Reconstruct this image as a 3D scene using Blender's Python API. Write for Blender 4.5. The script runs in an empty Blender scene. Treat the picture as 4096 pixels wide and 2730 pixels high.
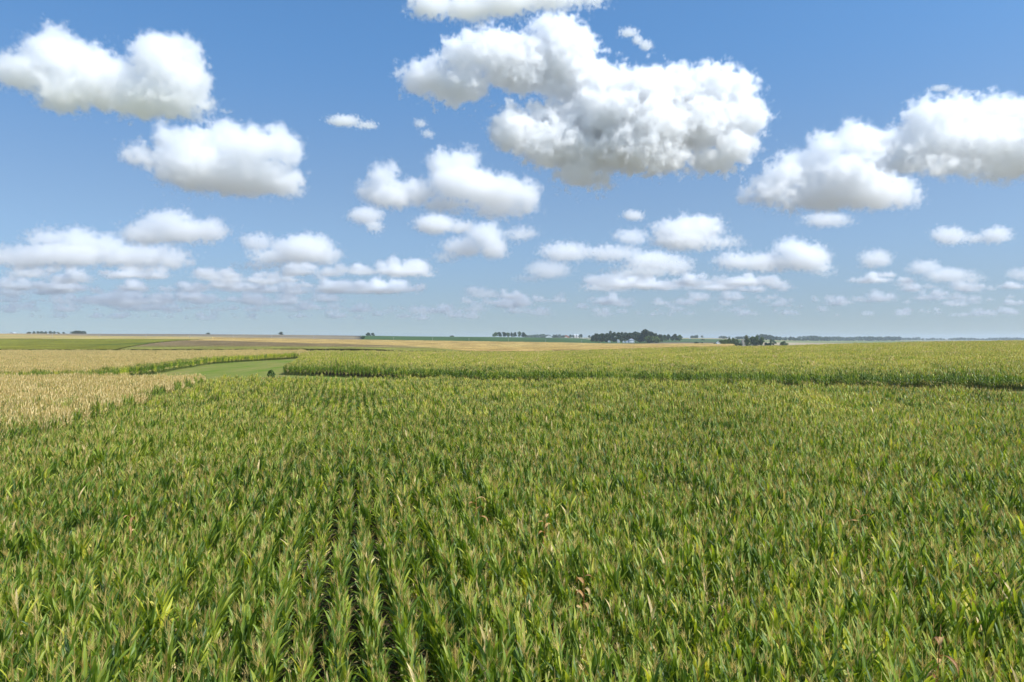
import bpy, math, random
import numpy as np
from mathutils import Vector, Matrix, Euler
random.seed(7)
rng = np.random.default_rng(7)
sc = bpy.context.scene
R = math.radians

# ------------------------------------------------------------------ camera, sky, sun, exposure
F = 750.0            # focal length in pixels of a 1024 wide picture
H0 = 338.5           # row of the level horizon
CZ = 8.6             # camera height above the near field
cam = bpy.data.cameras.new('camera'); camo = bpy.data.objects.new('camera', cam)
sc.collection.objects.link(camo); sc.camera = camo
camo.location = (0, 0, CZ); cam.lens = F / 1024 * 36; cam.sensor_width = 36
camo.rotation_euler = (math.pi / 2 - math.atan((341 - H0) / F), 0, 0)
cam.clip_start = .1; cam.clip_end = 2e5

SUN_AZ, SUN_EL = R(116), R(52)
W = bpy.data.worlds.new("World"); sc.world = W; W.use_nodes = True
nt = W.node_tree; N = nt.nodes; L = nt.links
bg = N['Background']; bg.inputs[1].default_value = .142
sky = N.new('ShaderNodeTexSky'); sky.sky_type = 'NISHITA'; sky.sun_disc = False
sky.sun_elevation = SUN_EL; sky.sun_rotation = SUN_AZ
sky.air_density = 1.0; sky.dust_density = 1.6; sky.ozone_density = 3.0; sky.altitude = 0
tc = N.new('ShaderNodeTexCoord'); mp = N.new('ShaderNodeVectorMath'); mp.operation = 'MULTIPLY_ADD'
mp.inputs[1].default_value = (1, 1, .95); mp.inputs[2].default_value = (0, 0, .085)
L.new(tc.outputs['Generated'], mp.inputs[0])
nrm = N.new('ShaderNodeVectorMath'); nrm.operation = 'NORMALIZE'; L.new(mp.outputs[0], nrm.inputs[0])
L.new(nrm.outputs[0], sky.inputs['Vector'])
tint = N.new('ShaderNodeMix'); tint.data_type = 'RGBA'; tint.blend_type = 'MULTIPLY'; tint.inputs[0].default_value = 1
L.new(sky.outputs[0], tint.inputs[6]); 
sx = N.new('ShaderNodeSeparateXYZ'); L.new(tc.outputs['Generated'], sx.inputs[0]); tr_ = N.new('ShaderNodeValToRGB'); L.new(sx.outputs[2], tr_.inputs[0])
tr_.color_ramp.interpolation = 'EASE'; tr_.color_ramp.elements[0].position = 0; tr_.color_ramp.elements[0].color = (.76, .71, .66, 1)
tr_.color_ramp.elements[1].position = .40; tr_.color_ramp.elements[1].color = (.60, .89, 1.05, 1)
q_ = tr_.color_ramp.elements.new(.14); q_.color = (.80, .84, .85, 1)
L.new(tr_.outputs[0], tint.inputs[7])
L.new(tint.outputs[2], bg.inputs[0])

sl = bpy.data.lights.new('sun', 'SUN'); sl.energy = 4.2; sl.angle = R(.5); sl.color = (1, .975, .94)
so = bpy.data.objects.new('sun', sl); sc.collection.objects.link(so)
sd = Vector((math.sin(SUN_AZ) * math.cos(SUN_EL), math.cos(SUN_AZ) * math.cos(SUN_EL), math.sin(SUN_EL)))
so.rotation_euler = sd.to_track_quat('Z', 'Y').to_euler(); so.location = (0, 0, 60)
vs = sc.view_settings; vs.view_transform = 'Standard'; vs.look = 'None'; vs.gamma = 1; vs.use_curve_mapping = False
vs.exposure = 0.35
cy = sc.cycles
cy.max_bounces = 30; cy.volume_bounces = 28; cy.diffuse_bounces = 3; cy.glossy_bounces = 2; cy.transmission_bounces = 4
cy.volume_step_rate = 1.6; cy.transparent_max_bounces = 16; cy.use_denoising = True; cy.use_adaptive_sampling = True; cy.adaptive_threshold = .02; cy.adaptive_min_samples = 24
try: cy.denoising_prefilter = 'ACCURATE'
except Exception: pass

# ------------------------------------------------------------------ helpers
def link(o, parent=None):
    sc.collection.objects.link(o)
    if parent: o.parent = parent
    return o
def tag(o, label=None, cat=None, group=None, kind=None):
    if label: o['label'] = label
    if cat: o['category'] = cat
    if group: o['group'] = group
    if kind: o['kind'] = kind
    return o
class MB:
    def __init__(s): s.v = []; s.f = []; s.m = []; s.uv = []; s.lv = []; s.n = 0
    def add(s, v, f, mat=0, uv=None, lv=0.0):
        v = np.asarray(v, float); n = len(v)
        s.v.append(v); s.f += [tuple(i + s.n for i in q) for q in f]; s.m += [mat] * len(f)
        s.uv.append(np.zeros((n, 2)) if uv is None else np.asarray(uv, float))
        s.lv.append(np.full(n, lv)); s.n += n
    def merge(s, o, M=None, lv=None):
        """add another MB transformed by the 4x4 array M"""
        v = np.concatenate(o.v)
        if M is not None: v = v @ M[:3, :3].T + M[:3, 3]
        s.v.append(v); s.f += [tuple(i + s.n for i in q) for q in o.f]; s.m += o.m
        s.uv.append(np.concatenate(o.uv)); l = np.concatenate(o.lv)
        s.lv.append(l if lv is None else np.mod(l + lv, 1)); s.n += len(v)
    def mesh(s, name, mats, smooth=True):
        me = bpy.data.meshes.new(name)
        me.from_pydata(np.concatenate(s.v).tolist(), [], s.f)
        for m in mats: me.materials.append(m)
        me.polygons.foreach_set('material_index', np.array(s.m, dtype=np.int32))
        if smooth: me.polygons.foreach_set('use_smooth', np.ones(len(s.f), dtype=bool))
        uvl = me.uv_layers.new(name='UVMap'); uv = np.concatenate(s.uv)
        li = np.empty(len(me.loops), dtype=np.int32); me.loops.foreach_get('vertex_index', li)
        uvl.data.foreach_set('uv', uv[li].astype(np.float32).ravel())
        a = me.attributes.new('lv', 'FLOAT', 'POINT'); a.data.foreach_set('value', np.concatenate(s.lv).astype(np.float32))
        me.update(); return me
    def obj(s, name, mats, parent=None, smooth=False):
        return link(bpy.data.objects.new(name, s.mesh(name, mats, smooth)), parent)
    def box(s, x0, x1, y0, y1, z0, z1, mat=0):
        v = [(x, y, z) for z in (z0, z1) for y in (y0, y1) for x in (x0, x1)]
        s.add(v, [(0, 2, 3, 1), (4, 5, 7, 6), (0, 1, 5, 4), (2, 6, 7, 3), (0, 4, 6, 2), (1, 3, 7, 5)], mat)
    def tube(s, p, r, n=6, mat=0, lv=0.0):
        p = [np.asarray(q, float) for q in p]; V = []; m = len(p)
        for i, q in enumerate(p):
            t = p[min(i + 1, m - 1)] - p[max(i - 1, 0)]; t /= np.linalg.norm(t) + 1e-9
            a = np.cross(t, (0.3, 1, .1)); a /= np.linalg.norm(a); b = np.cross(t, a)
            for k in range(n):
                w = 2 * math.pi * k / n; V.append(q + r[i] * (math.cos(w) * a + math.sin(w) * b))
        Fc = [(i * n + k, i * n + (k + 1) % n, (i + 1) * n + (k + 1) % n, (i + 1) * n + k) for i in range(m - 1) for k in range(n)]
        Fc.append(tuple(range((m - 1) * n, m * n)))
        s.add(V, Fc, mat, lv=lv)
def TM(loc=(0, 0, 0), rz=0, tilt=(0, 0), sc_=(1, 1, 1)):
    return np.array(Matrix.Translation(loc) @ Euler((tilt[0], tilt[1], rz)).to_matrix().to_4x4() @ Matrix.Diagonal((*sc_, 1)))

# value noise on arrays (for placing and modelling, deterministic)
_tab = rng.random((256, 256))
def vnoise(x, y):
    x = np.asarray(x, float); y = np.asarray(y, float)
    xi = np.floor(x).astype(int); yi = np.floor(y).astype(int); fx = x - xi; fy = y - yi
    fx = fx * fx * (3 - 2 * fx); fy = fy * fy * (3 - 2 * fy)
    t = lambda a, b: _tab[a & 255, b & 255]
    return (t(xi, yi) * (1 - fx) + t(xi + 1, yi) * fx) * (1 - fy) + (t(xi, yi + 1) * (1 - fx) + t(xi + 1, yi + 1) * fx) * fy
def fbm(x, y, o=4):
    r = 0; a = .5; tot = 0
    for i in range(o):
        r = r + a * vnoise(np.asarray(x) * 2 ** i + 17 * i, np.asarray(y) * 2 ** i + 31 * i); tot += a; a *= .5
    return r / tot

mixc = lambda a, b, t: np.asarray(a) * (1 - t[..., None]) + np.asarray(b) * t[..., None]
sst = lambda a, b, x: np.clip((x - a) / (b - a), 0, 1) ** 2 * (3 - 2 * np.clip((x - a) / (b - a), 0, 1))

# ------------------------------------------------------------------ terrain heights
DR = [1, 20, 40, 60, 95, 140, 200, 260, 340, 400, 500, 600, 800, 950, 1200, 1500, 1800, 2500, 3500, 5000, 9000, 15000]
TAB = {
 -300: [0,0,0,0,0,0,0,.1,.3,.4,1.0,2.4,6.6,9.5,15,18.4,20.5,17,12,8,5,5],
 0:    [0,0,0,0,0,0,0,.1,.3,.4,1.0,2.4,6.6,9.5,15,18.4,20.3,17,12,8,5,5],
 175:  [0,0,0,0,0,0,.1,.1,-.1,.3,1.4,3.0,6.0,9.5,14,17.6,19.0,16,12,8,5,5],
 240:  [0,0,0,0,0,0,.2,.25,.2,.5,1.3,2.6,4.8,8.2,12.6,16.6,18.2,16,11,8,5,5],
 313:  [0,0,0,0,0,.1,.3,.4,.6,.7,1.3,2.2,3.6,6.3,11,15.6,16.8,14,10,8,5,5],
 366:  [0,0,0,0,0,.2,.3,.4,.5,.5,.9,1.4,3.0,5.3,9.9,13.6,15,13,10,8,5,5],
 400:  [0,0,0,0,0,.2,.3,.3,.3,.24,.5,.8,2.5,4.9,9.2,12.5,13.5,12,9,8,5,5],
 512:  [0,0,0,0,.1,.4,.4,.2,-.1,-.1,.1,.4,1.3,2.6,6,9.4,11.7,10,8,8,6,5],
 570:  [0,0,0,.1,.3,.6,.7,.7,.5,.4,.3,.4,.7,1.4,3.5,6.5,9.0,12,11,9,6,5],
 610:  [0,0,0,.2,.5,.8,1.0,1.1,1.1,1.0,.7,.6,.1,-.1,.6,2.6,4.5,10,12,9,5,5],
 640:  [0,0,.05,.25,.6,.95,1.2,1.5,1.6,1.5,1.1,.8,-.1,-.3,.7,1.7,3.6,8.5,11.4,9,5,5],
 700:  [0,0,.1,.4,.8,1.2,1.7,2.2,2.4,2.1,1.5,.8,-.2,.8,1.4,2.6,5.0,9.5,12,8,4,4],
 760:  [0,.03,.15,.5,1.0,1.5,2.1,2.6,2.65,2.2,1.4,.4,-.3,-.3,-.8,-.2,1.5,4.0,5.5,5,4,4],
 825:  [0,.05,.22,.6,1.2,1.8,2.5,3.1,3.5,2.9,1.8,.6,-.5,-1,-1.5,-1,-.5,-1.5,-3,-2,3,4],
 900:  [0,.08,.32,.8,1.5,2.2,3.1,3.9,4.5,4.0,2.6,1.0,-.5,-1,-1.5,-1.5,-1,-1,-2,-2,3,4],
 1024: [0,.12,.5,1.05,1.9,2.8,3.8,4.7,5.3,4.9,3.4,1.5,-.5,-1,-1.5,-1.5,-1,-1,-1,-2,3,4],
 1400: [0,.15,.6,1.2,2.1,3.1,4.2,5.2,5.8,5.4,3.8,1.8,-.5,-1,-1.5,-1.5,-1,-1,-1,-2,3,4]}
PXG = np.linspace(-300, 1400, 171); LDG = np.linspace(0, math.log(15000), 220)
_pk = np.array(sorted(TAB)); _ld = np.log(np.array(DR, float))
_g = np.array([np.interp(LDG, _ld, TAB[k]) for k in _pk])
GZ = np.array([np.interp(PXG, _pk, _g[:, j]) for j in range(len(LDG))]).T
for _ in range(2):
    for ax, k in ((0, 2), (1, 1)):
        P = np.pad(GZ, [(k, k) if a == ax else (0, 0) for a in (0, 1)], mode='edge')
        GZ = sum(np.take(P, range(i, i + GZ.shape[ax]), axis=ax) for i in range(2 * k + 1)) / (2 * k + 1)
def ground(x, y):
    x = np.asarray(x, float); y = np.asarray(y, float); yy = np.maximum(y, 1.0)
    px = np.clip(512 + F * x / yy, -300, 1399.9); ld = np.clip(np.log(yy), 0, math.log(14999))
    a = (px + 300) / 10; b = ld / LDG[1]; i = np.minimum(a.astype(int), 169); j = np.minimum(b.astype(int), 218); fa = a - i; fb = b - j
    return (GZ[i, j] * (1 - fa) + GZ[i + 1, j] * fa) * (1 - fb) + (GZ[i, j + 1] * (1 - fa) + GZ[i + 1, j + 1] * fa) * fb
def W3(px, d, dz=0.0):
    x = (px - 512) / F * d
    return (x, d, float(ground(x, d)) + dz)

# ------------------------------------------------------------------ materials
def mat(name, base, rough=.8, spec=.2, noise=None, bump=None, trans=0):
    """noise = (scale vector, colour2, colour3 or None); colours vary over the surface by object-space noise"""
    m = bpy.data.materials.new(name); m.use_nodes = True; n = m.node_tree.nodes; l = m.node_tree.links
    b = n['Principled BSDF']; b.inputs['Base Color'].default_value = (*base, 1); b.inputs['Roughness'].default_value = rough
    b.inputs['Specular IOR Level'].default_value = spec
    if noise:
        g = n.new('ShaderNodeNewGeometry'); vm = n.new('ShaderNodeVectorMath'); vm.operation = 'MULTIPLY'
        vm.inputs[1].default_value = noise[0]; l.new(g.outputs['Position'], vm.inputs[0])
        t = n.new('ShaderNodeTexNoise'); t.inputs['Detail'].default_value = 8; t.inputs['Roughness'].default_value = .65
        t.inputs['Scale'].default_value = 1
        l.new(vm.outputs[0], t.inputs['Vector']); cr = n.new('ShaderNodeValToRGB')
        cr.color_ramp.elements[0].position = .36; cr.color_ramp.elements[0].color = (*base, 1)
        cr.color_ramp.elements[1].position = .64; cr.color_ramp.elements[1].color = (*noise[1], 1)
        l.new(t.outputs['Fac'], cr.inputs[0]); l.new(cr.outputs[0], b.inputs['Base Color'])
        if bump:
            bp = n.new('ShaderNodeBump'); bp.inputs['Strength'].default_value = bump[0]; bp.inputs['Distance'].default_value = bump[1]
            l.new(t.outputs['Fac'], bp.inputs['Height']); l.new(bp.outputs[0], b.inputs['Normal'])
    return m
def leafmat(name, ramp, trans=.36, rough=.42, spec=.28, rib=(.22, .30, .10)):
    m = bpy.data.materials.new(name); m.use_nodes = True; n = m.node_tree.nodes; l = m.node_tree.links
    b = n['Principled BSDF']; b.inputs['Roughness'].default_value = rough; b.inputs['Specular IOR Level'].default_value = spec
    at = n.new('ShaderNodeAttribute'); at.attribute_name = 'lv'
    oi = n.new('ShaderNodeObjectInfo')
    g = n.new('ShaderNodeNewGeometry')
    nz = n.new('ShaderNodeTexNoise'); nz.inputs['Scale'].default_value = .055; nz.inputs['Detail'].default_value = 4
    l.new(g.outputs['Position'], nz.inputs['Vector'])
    a1 = n.new('ShaderNodeMath'); a1.operation = 'ADD'; l.new(at.outputs['Fac'], a1.inputs[0]); l.new(oi.outputs['Random'], a1.inputs[1])
    fr = n.new('ShaderNodeMath'); fr.operation = 'FRACT'; l.new(a1.outputs[0], fr.inputs[0])
    a2 = n.new('ShaderNodeMath'); a2.operation = 'MULTIPLY_ADD'; l.new(nz.outputs['Fac'], a2.inputs[0]); a2.inputs[1].default_value = .9; a2.inputs[2].default_value = -.45
    a3 = n.new('ShaderNodeMath'); a3.operation = 'ADD'; a3.use_clamp = True; l.new(fr.outputs[0], a3.inputs[0]); l.new(a2.outputs[0], a3.inputs[1])
    cr = n.new('ShaderNodeValToRGB'); e = cr.color_ramp.elements
    for i, (p, c) in enumerate(ramp):
        q = e[i] if i < 2 else e.new(p); q.position = p; q.color = (*c, 1)
    l.new(a3.outputs[0], cr.inputs[0])
    # pale midrib along the middle, blotches
    uv = n.new('ShaderNodeUVMap'); sp = n.new('ShaderNodeSeparateXYZ'); l.new(uv.outputs[0], sp.inputs[0])
    s1 = n.new('ShaderNodeMath'); s1.operation = 'SUBTRACT'; l.new(sp.outputs[0], s1.inputs[0]); s1.inputs[1].default_value = .5
    s2 = n.new('ShaderNodeMath'); s2.operation = 'ABSOLUTE'; l.new(s1.outputs[0], s2.inputs[0])
    s3 = n.new('ShaderNodeMath'); s3.operation = 'LESS_THAN'; l.new(s2.outputs[0], s3.inputs[0]); s3.inputs[1].default_value = .07
    s4 = n.new('ShaderNodeMath'); s4.operation = 'MULTIPLY'; l.new(s3.outputs[0], s4.inputs[0]); s4.inputs[1].default_value = .7
    mx = n.new('ShaderNodeMix'); mx.data_type = 'RGBA'; l.new(s4.outputs[0], mx.inputs[0]); l.new(cr.outputs[0], mx.inputs[6]); mx.inputs[7].default_value = (*rib, 1)
    l.new(mx.outputs[2], b.inputs['Base Color'])
    if trans:
        tr = n.new('ShaderNodeBsdfTranslucent'); ms = n.new('ShaderNodeMixShader'); ms.inputs[0].default_value = trans
        hs = n.new('ShaderNodeMix'); hs.data_type = 'RGBA'; hs.blend_type = 'MULTIPLY'; hs.inputs[0].default_value = 1
        l.new(mx.outputs[2], hs.inputs[6]); hs.inputs[7].default_value = (1.7, 1.7, .5, 1); l.new(hs.outputs[2], tr.inputs[0])
        l.new(b.outputs[0], ms.inputs[1]); l.new(tr.outputs[0], ms.inputs[2]); l.new(ms.outputs[0], n['Material Output'].inputs['Surface'])
    return m
G1, G2, G3, G4 = (.036, .076, .009), (.115, .19, .018), (.25, .325, .034), (.44, .45, .07)
M_green = leafmat('corn leaf green', [(0, G1), (.35, G2), (.75, G3), (1, G4)])
M_lime = leafmat('corn leaf yellow green', [(0, (.13, .22, .015)), (.4, (.34, .40, .030)), (.75, (.55, .54, .05)), (1, (.66, .55, .10))])
M_straw = leafmat('corn leaf straw', [(0, (.48, .39, .14)), (.25, (.68, .51, .23)), (.7, (.73, .55, .26)), (1, (.78, .61, .31))], trans=.2, rough=.6, rib=(.5, .42, .25))
M_brown = leafmat('corn leaf withered brown', [(0, (.22, .09, .03)), (.6, (.42, .22, .07)), (1, (.55, .38, .15))], trans=.15, rough=.7, rib=(.5, .38, .2))
M_stalk = leafmat('corn stalk', [(0, (.10, .15, .03)), (1, (.24, .26, .06))], trans=0, rough=.5)
M_tassel = leafmat('corn tassel tan', [(0, (.42, .31, .09)), (.5, (.64, .50, .18)), (1, (.76, .64, .30))], trans=.35, rough=.7, spec=.05)
M_husk = leafmat('ear husk', [(0, (.30, .32, .08)), (1, (.50, .46, .2))], trans=.1, rough=.6)
CORN_MATS = [M_green, M_lime, M_straw, M_brown, M_stalk, M_tassel, M_husk]
M_soil = mat('soil', (.055, .040, .024), noise=((.8, .8, .8), (.10, .075, .045)), bump=(.6, .1))
M_farland = mat('far land', (.13, .13, .05), noise=((.01, .002, .01), (.26, .21, .10)))
M_grass = mat('mown grass', (.12, .175, .028), spec=0, noise=((.16, .035, .1), (.22, .20, .065)), bump=(.3, .1))
M_blade = leafmat('grass blade', [(0, (.07, .15, .025)), (.6, (.12, .21, .04)), (1, (.22, .22, .08))], trans=.2)

# ------------------------------------------------------------------ ground sheet
def grid_mesh(name, X, Y, Z, m, attr=None, skirt=None):
    a, b = X.shape; v = np.stack([X, Y, Z], -1).reshape(-1, 3); q = np.arange(a * b).reshape(a, b)
    f = np.stack([q[:-1, :-1], q[1:, :-1], q[1:, 1:], q[:-1, 1:]], -1).reshape(-1, 4).tolist()
    v = v.tolist()
    if skirt:      # close the crop stand down to the soil all round
        ring = list(q[:, 0]) + list(q[-1, 1:]) + list(q[-2::-1, -1]) + list(q[0, -2:0:-1]); n0 = len(v)
        for i in ring: x, y, z = v[i]; v.append((x, y, z - skirt))
        k = len(ring); f += [(ring[i], ring[(i + 1) % k], n0 + (i + 1) % k, n0 + i) for i in range(k)]
    me = bpy.data.meshes.new(name); me.from_pydata(v, [], f); me.materials.append(m)
    me.polygons.foreach_set('use_smooth', np.ones(len(f), dtype=bool))
    if attr is not None:
        c = np.zeros((len(v), 4), np.float32); c[:, 3] = 1; c[:a * b, :3] = attr.reshape(-1, 3)
        if skirt: c[a * b:, :3] = [c[i, :3] for i in ring]
        ca = me.color_attributes.new('crop', 'FLOAT_COLOR', 'POINT'); ca.data.foreach_set('color', c.ravel())
    return me
u = np.linspace(-1, 1, 301); xs = np.sinh(u * 7.2) / math.sinh(7.2) * 16000
w_ = np.linspace(0, 1, 330); ys = np.concatenate([-np.geomspace(4000, 2, 40), np.sinh(w_ * 7.5) / math.sinh(7.5) * 15000])
X, Y = np.meshgrid(xs, ys, indexing='ij')
def groundmat():
    # bare soil under the corn near by, farmland patchwork further out
    m = mat('ground soil and farmland', (.055, .040, .024), spec=0, noise=((.8, .8, .8), (.10, .075, .045)), bump=(.6, .1)); n = m.node_tree.nodes; l = m.node_tree.links; b = n['Principled BSDF']
    soil = b.inputs['Base Color'].links[0].from_socket; g = n.new('ShaderNodeNewGeometry'); d = n.new('ShaderNodeVectorMath'); d.operation = 'DISTANCE'; l.new(g.outputs['Position'], d.inputs[0]); d.inputs[1].default_value = (0, 180, 0)
    mr = n.new('ShaderNodeMapRange'); mr.inputs[1].default_value = 420; mr.inputs[2].default_value = 500; l.new(d.outputs['Value'], mr.inputs[0])
    v = n.new('ShaderNodeTexVoronoi'); v.distance = 'CHEBYCHEV'; v.inputs['Scale'].default_value = .0016; l.new(g.outputs['Position'], v.inputs['Vector'])
    cr = n.new('ShaderNodeValToRGB'); e = cr.color_ramp.elements; e[0].color = (.15, .14, .105, 1); e[1].color = (.25, .215, .17, 1); l.new(v.outputs['Color'], cr.inputs[0])
    mx = n.new('ShaderNodeMix'); mx.data_type = 'RGBA'; l.new(mr.outputs[0], mx.inputs[0]); l.new(soil, mx.inputs[6]); l.new(cr.outputs[0], mx.inputs[7]); l.new(mx.outputs[2], b.inputs['Base Color']); return m
tag(link(bpy.data.objects.new('ground', grid_mesh('ground', X, Y, ground(X, Y), groundmat()))), kind='structure')

# ------------------------------------------------------------------ field layout (plan, metres; x right, y away)
RA = R(12.5); rd = np.array([-math.sin(RA), math.cos(RA)]); ru = np.array([math.cos(RA), math.sin(RA)])
def pip(px, py, poly):
    poly = np.array(poly, float); r = np.zeros(np.shape(px), bool); n = len(poly)
    for i in range(n):
        x1, y1 = poly[i]; x2, y2 = poly[(i + 1) % n]
        c = ((y1 > py) != (y2 > py)) & (px < (x2 - x1) * (py - y1) / (y2 - y1 + 1e-12) + x1)
        r ^= c
    return r
L1 = lambda y: -33.0 + (y - 53) * rd[0] / rd[1]
NEAR = [(L1(0) + .9, 0), (L1(125) + .9, 125), (-20, 119), (5, 111), (30, 92.5), (50, 70.5), (80, 53), (140, 31), (140, 0)]
TAN1 = [(L1(0) - 1.1, 0), (L1(126) - 1.1, 123), (-53, 130), (-74, 134), (-100, 130), (-150, 121), (-900, 121), (-900, 0)]
TAN2 = [(-900, 121), (-150, 122), (-105, 134), (-82, 150), (-84, 175), (-90, 205), (-97, 240), (-96, 262), (-88, 290), (-86, 303), (-94, 350), (-108, 386), (-900, 392)]
SEC = [(-53, 172), (-30, 158), (0, 137), (30, 118), (62, 96), (95, 79), (150, 60), (420, 0), (420, 358), (-94, 358), (-85, 301), (-75, 265), (-62, 215)]
WATERWAY = [(-150, 121.5), (-105, 133), (-82, 149), (-84, 175), (-90, 205), (-97, 240), (-96, 262), (-88, 292), (-86, 303), (-84, 300), (-74, 265), (-61, 215), (-52, 171),
            (-29, 157), (1, 136), (31, 117), (63, 95), (96, 78), (140, 58), (140, 28), (80, 50), (50, 68), (30, 91), (5, 111), (-20, 119), (-48, 125), (-53, 131), (-74, 135), (-100, 131)]
# grass sheet of the waterway
gx, gy = np.meshgrid(np.arange(-155, 145, 2.5), np.arange(38, 306, 2.5), indexing='ij')
verts = {}; faces = []
ins = pip(gx, gy, WATERWAY)
grow = ins.copy()
for _ in range(3):
    ins = grow.copy()
    for a, b in ((1, 0), (-1, 0), (0, 1), (0, -1)): grow |= np.roll(np.roll(ins, a, 0), b, 1)
vi = -np.ones(gx.shape, int); idx = np.argwhere(grow)
for k, (a, b) in enumerate(idx): vi[a, b] = k
gv = [(gx[a, b], gy[a, b], float(ground(gx[a, b], gy[a, b])) + .05) for a, b in idx]
for a in range(gx.shape[0] - 1):
    for b in range(gx.shape[1] - 1):
        q = (vi[a, b], vi[a + 1, b], vi[a + 1, b + 1], vi[a, b + 1])
        if min(q) >= 0: faces.append(q)
me = bpy.data.meshes.new('grass_waterway'); me.from_pydata(gv, [], faces); me.materials.append(M_grass)
tag(link(bpy.data.objects.new('grass_waterway', me)), kind='structure')

# ------------------------------------------------------------------ far crop stands (350 m and beyond)
def cropmat(name, scale=(.06, .02, .06), amp=.35, bumpd=.8):
    m = bpy.data.materials.new(name); m.use_nodes = True; n = m.node_tree.nodes; l = m.node_tree.links; b = n['Principled BSDF']
    b.inputs['Roughness'].default_value = 1; b.inputs['Specular IOR Level'].default_value = 0
    at = n.new('ShaderNodeAttribute'); at.attribute_name = 'crop'; g = n.new('ShaderNodeNewGeometry')
    out = at.outputs['Color']
    for k, (s, am) in enumerate(((scale, amp), ((.9, .35, .9), amp * 1.3))):
        vm = n.new('ShaderNodeVectorMath'); vm.operation = 'MULTIPLY'; vm.inputs[1].default_value = s; l.new(g.outputs['Position'], vm.inputs[0])
        t = n.new('ShaderNodeTexNoise'); t.inputs['Detail'].default_value = 6; t.inputs['Roughness'].default_value = .6; t.inputs['Scale'].default_value = 1; l.new(vm.outputs[0], t.inputs['Vector'])
        mr = n.new('ShaderNodeMapRange'); mr.inputs[1].default_value = .3; mr.inputs[2].default_value = .7; mr.inputs[3].default_value = 1 - am; mr.inputs[4].default_value = 1 + am
        l.new(t.outputs['Fac'], mr.inputs[0]); mu = n.new('ShaderNodeVectorMath'); mu.operation = 'SCALE'
        l.new(out, mu.inputs[0]); l.new(mr.outputs[0], mu.inputs['Scale']); out = mu.outputs[0]
    l.new(out, b.inputs['Base Color'])
    bp = n.new('ShaderNodeBump'); bp.inputs['Strength'].default_value = .5; bp.inputs['Distance'].default_value = bumpd
    l.new(t.outputs['Fac'], bp.inputs['Height']); l.new(bp.outputs[0], b.inputs['Normal'])
    return m
M_crop = cropmat('far crop canopy'); M_crop2 = cropmat('distant fields', scale=(.02, .004, .02), amp=.2)
TANC, BRN, GRYC, SOY, YGR, PALE = (.36, .245, .085), (.165, .12, .06), (.18, .15, .11), (.040, .08, .030), (.19, .185, .045), (.45, .38, .19)
EGR = (.13, .14, .018)
def stand(name, pxa, pxb, da, db, h, col, n=60, nd=60, m=M_crop, rough=.25, label=None):
    """a crop stand between the near edge da(px) and the far edge db(px) seen along the bearing px"""
    P = np.linspace(0, 1, n)[:, None]; T = np.linspace(0, 1, nd)[None, :]
    fa = lambda f, p: f(p) if callable(f) else np.full_like(p, f)
    px0 = pxa + (pxb - pxa) * P + 0 * T
    d = np.exp(np.log(fa(da, px0)) * (1 - T) + np.log(fa(db, px0)) * T)
    if callable(label): px0 = label(px0, P, d)
    x = (px0 - 512) / F * d; z = ground(x, d) + h
    z = z + rough * (vnoise(x / 3, d / 5) - .5)
    c = np.empty(x.shape + (3,)); c[...] = col if not callable(col) else 0
    if callable(col): c = col(px0, d, x)
    o = link(bpy.data.objects.new(name, grid_mesh(name, x, d, z, m, c, skirt=h)))
    return tag(o, kind='structure')
# olive green stand on the left; its right edge curves away to the right
edge = lambda d: np.interp(d, [395, 450, 520, 600, 700, 790], [119, 128, 142, 160, 185, 212])
def ecol(px, d, x):
    c = mixc(EGR, (.19, .175, .03), fbm(x / 50, d / 160)); t = sst(0, 1, 1 - np.abs(d - np.interp(px, [90, 240], [520, 640])) / 45) * sst(60, 110, px) * .8
    return mixc(c, (.06, .09, .02), t)
stand('corn_field', -380, 0, 395, 770, 2.5, ecol, 110, 90, label=lambda px, P, d: -380 + (edge(d) - 2 + 380) * P)
# brown and straw stand in the middle distance
def ccol(px, d, x):
    wob = (fbm(x / 60, d / 60) - .5) * 60
    c = mixc(YGR, BRN, sst(440, 500, d + wob))
    t = sst(-30, 30, d + wob * .6 - np.interp(px, [120, 225, 313, 400, 480], [690, 700, 620, 560, 330])); c = mixc(c, TANC, t)
    c = mixc(c, (.40, .33, .13), sst(.55, .75, fbm(x / 70, d / 35)) * .5 * sst(330, 420, px))
    return c
cd0 = lambda p: np.interp(p, [118, 285, 312, 330, 480, 560, 640, 700, 760], [399, 399, 393, 360, 360, 360, 360, 360, 362])
stand('corn_field', 0, 735, cd0, 905, 2.5, ccol, 240, 130, label=lambda px, P, d: edge(d) + (735 - edge(d)) * P)
stand('stubble_field', -380, 330, lambda p: np.interp(p, [0, 212, 330], [775, 790, 912]), lambda p: np.interp(p, [0, 120, 330], [1180, 1060, 960]), .25,
      lambda px, d, x: mixc(TANC, (.36, .30, .12), fbm(x / 90, d / 60)), 90, 40, M_crop2, .1)
stand('fallow_field', -380, 361, lambda p: np.interp(p, [0, 120, 330], [1184, 1064, 914]), 1780, .2,
      lambda px, d, x: mixc(mixc(GRYC, (.27, .22, .13), sst(.5, .7, fbm(x / 120, d / 50))), TANC, np.clip(sst(120, -40, px) + sst(1640, 1690, d) * sst(200, 120, px), 0, 1)), 90, 60, M_crop2, .1)
stand('soybean_field', 361.5, 600, 914, 1900, .6, lambda px, d, x: mixc(SOY, (.07, .12, .045), fbm(x / 80, d / 200)), 90, 60, M_crop2, .15)
stand('soybean_field', 600.5, 742, lambda p: np.interp(p, [600, 640, 655, 742], [1000, 1150, 1300, 1330]), 2150, .6, lambda px, d, x: mixc(SOY, (.085, .125, .055), fbm(x / 80, d / 200)), 70, 50, M_crop2, .15)
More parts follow.
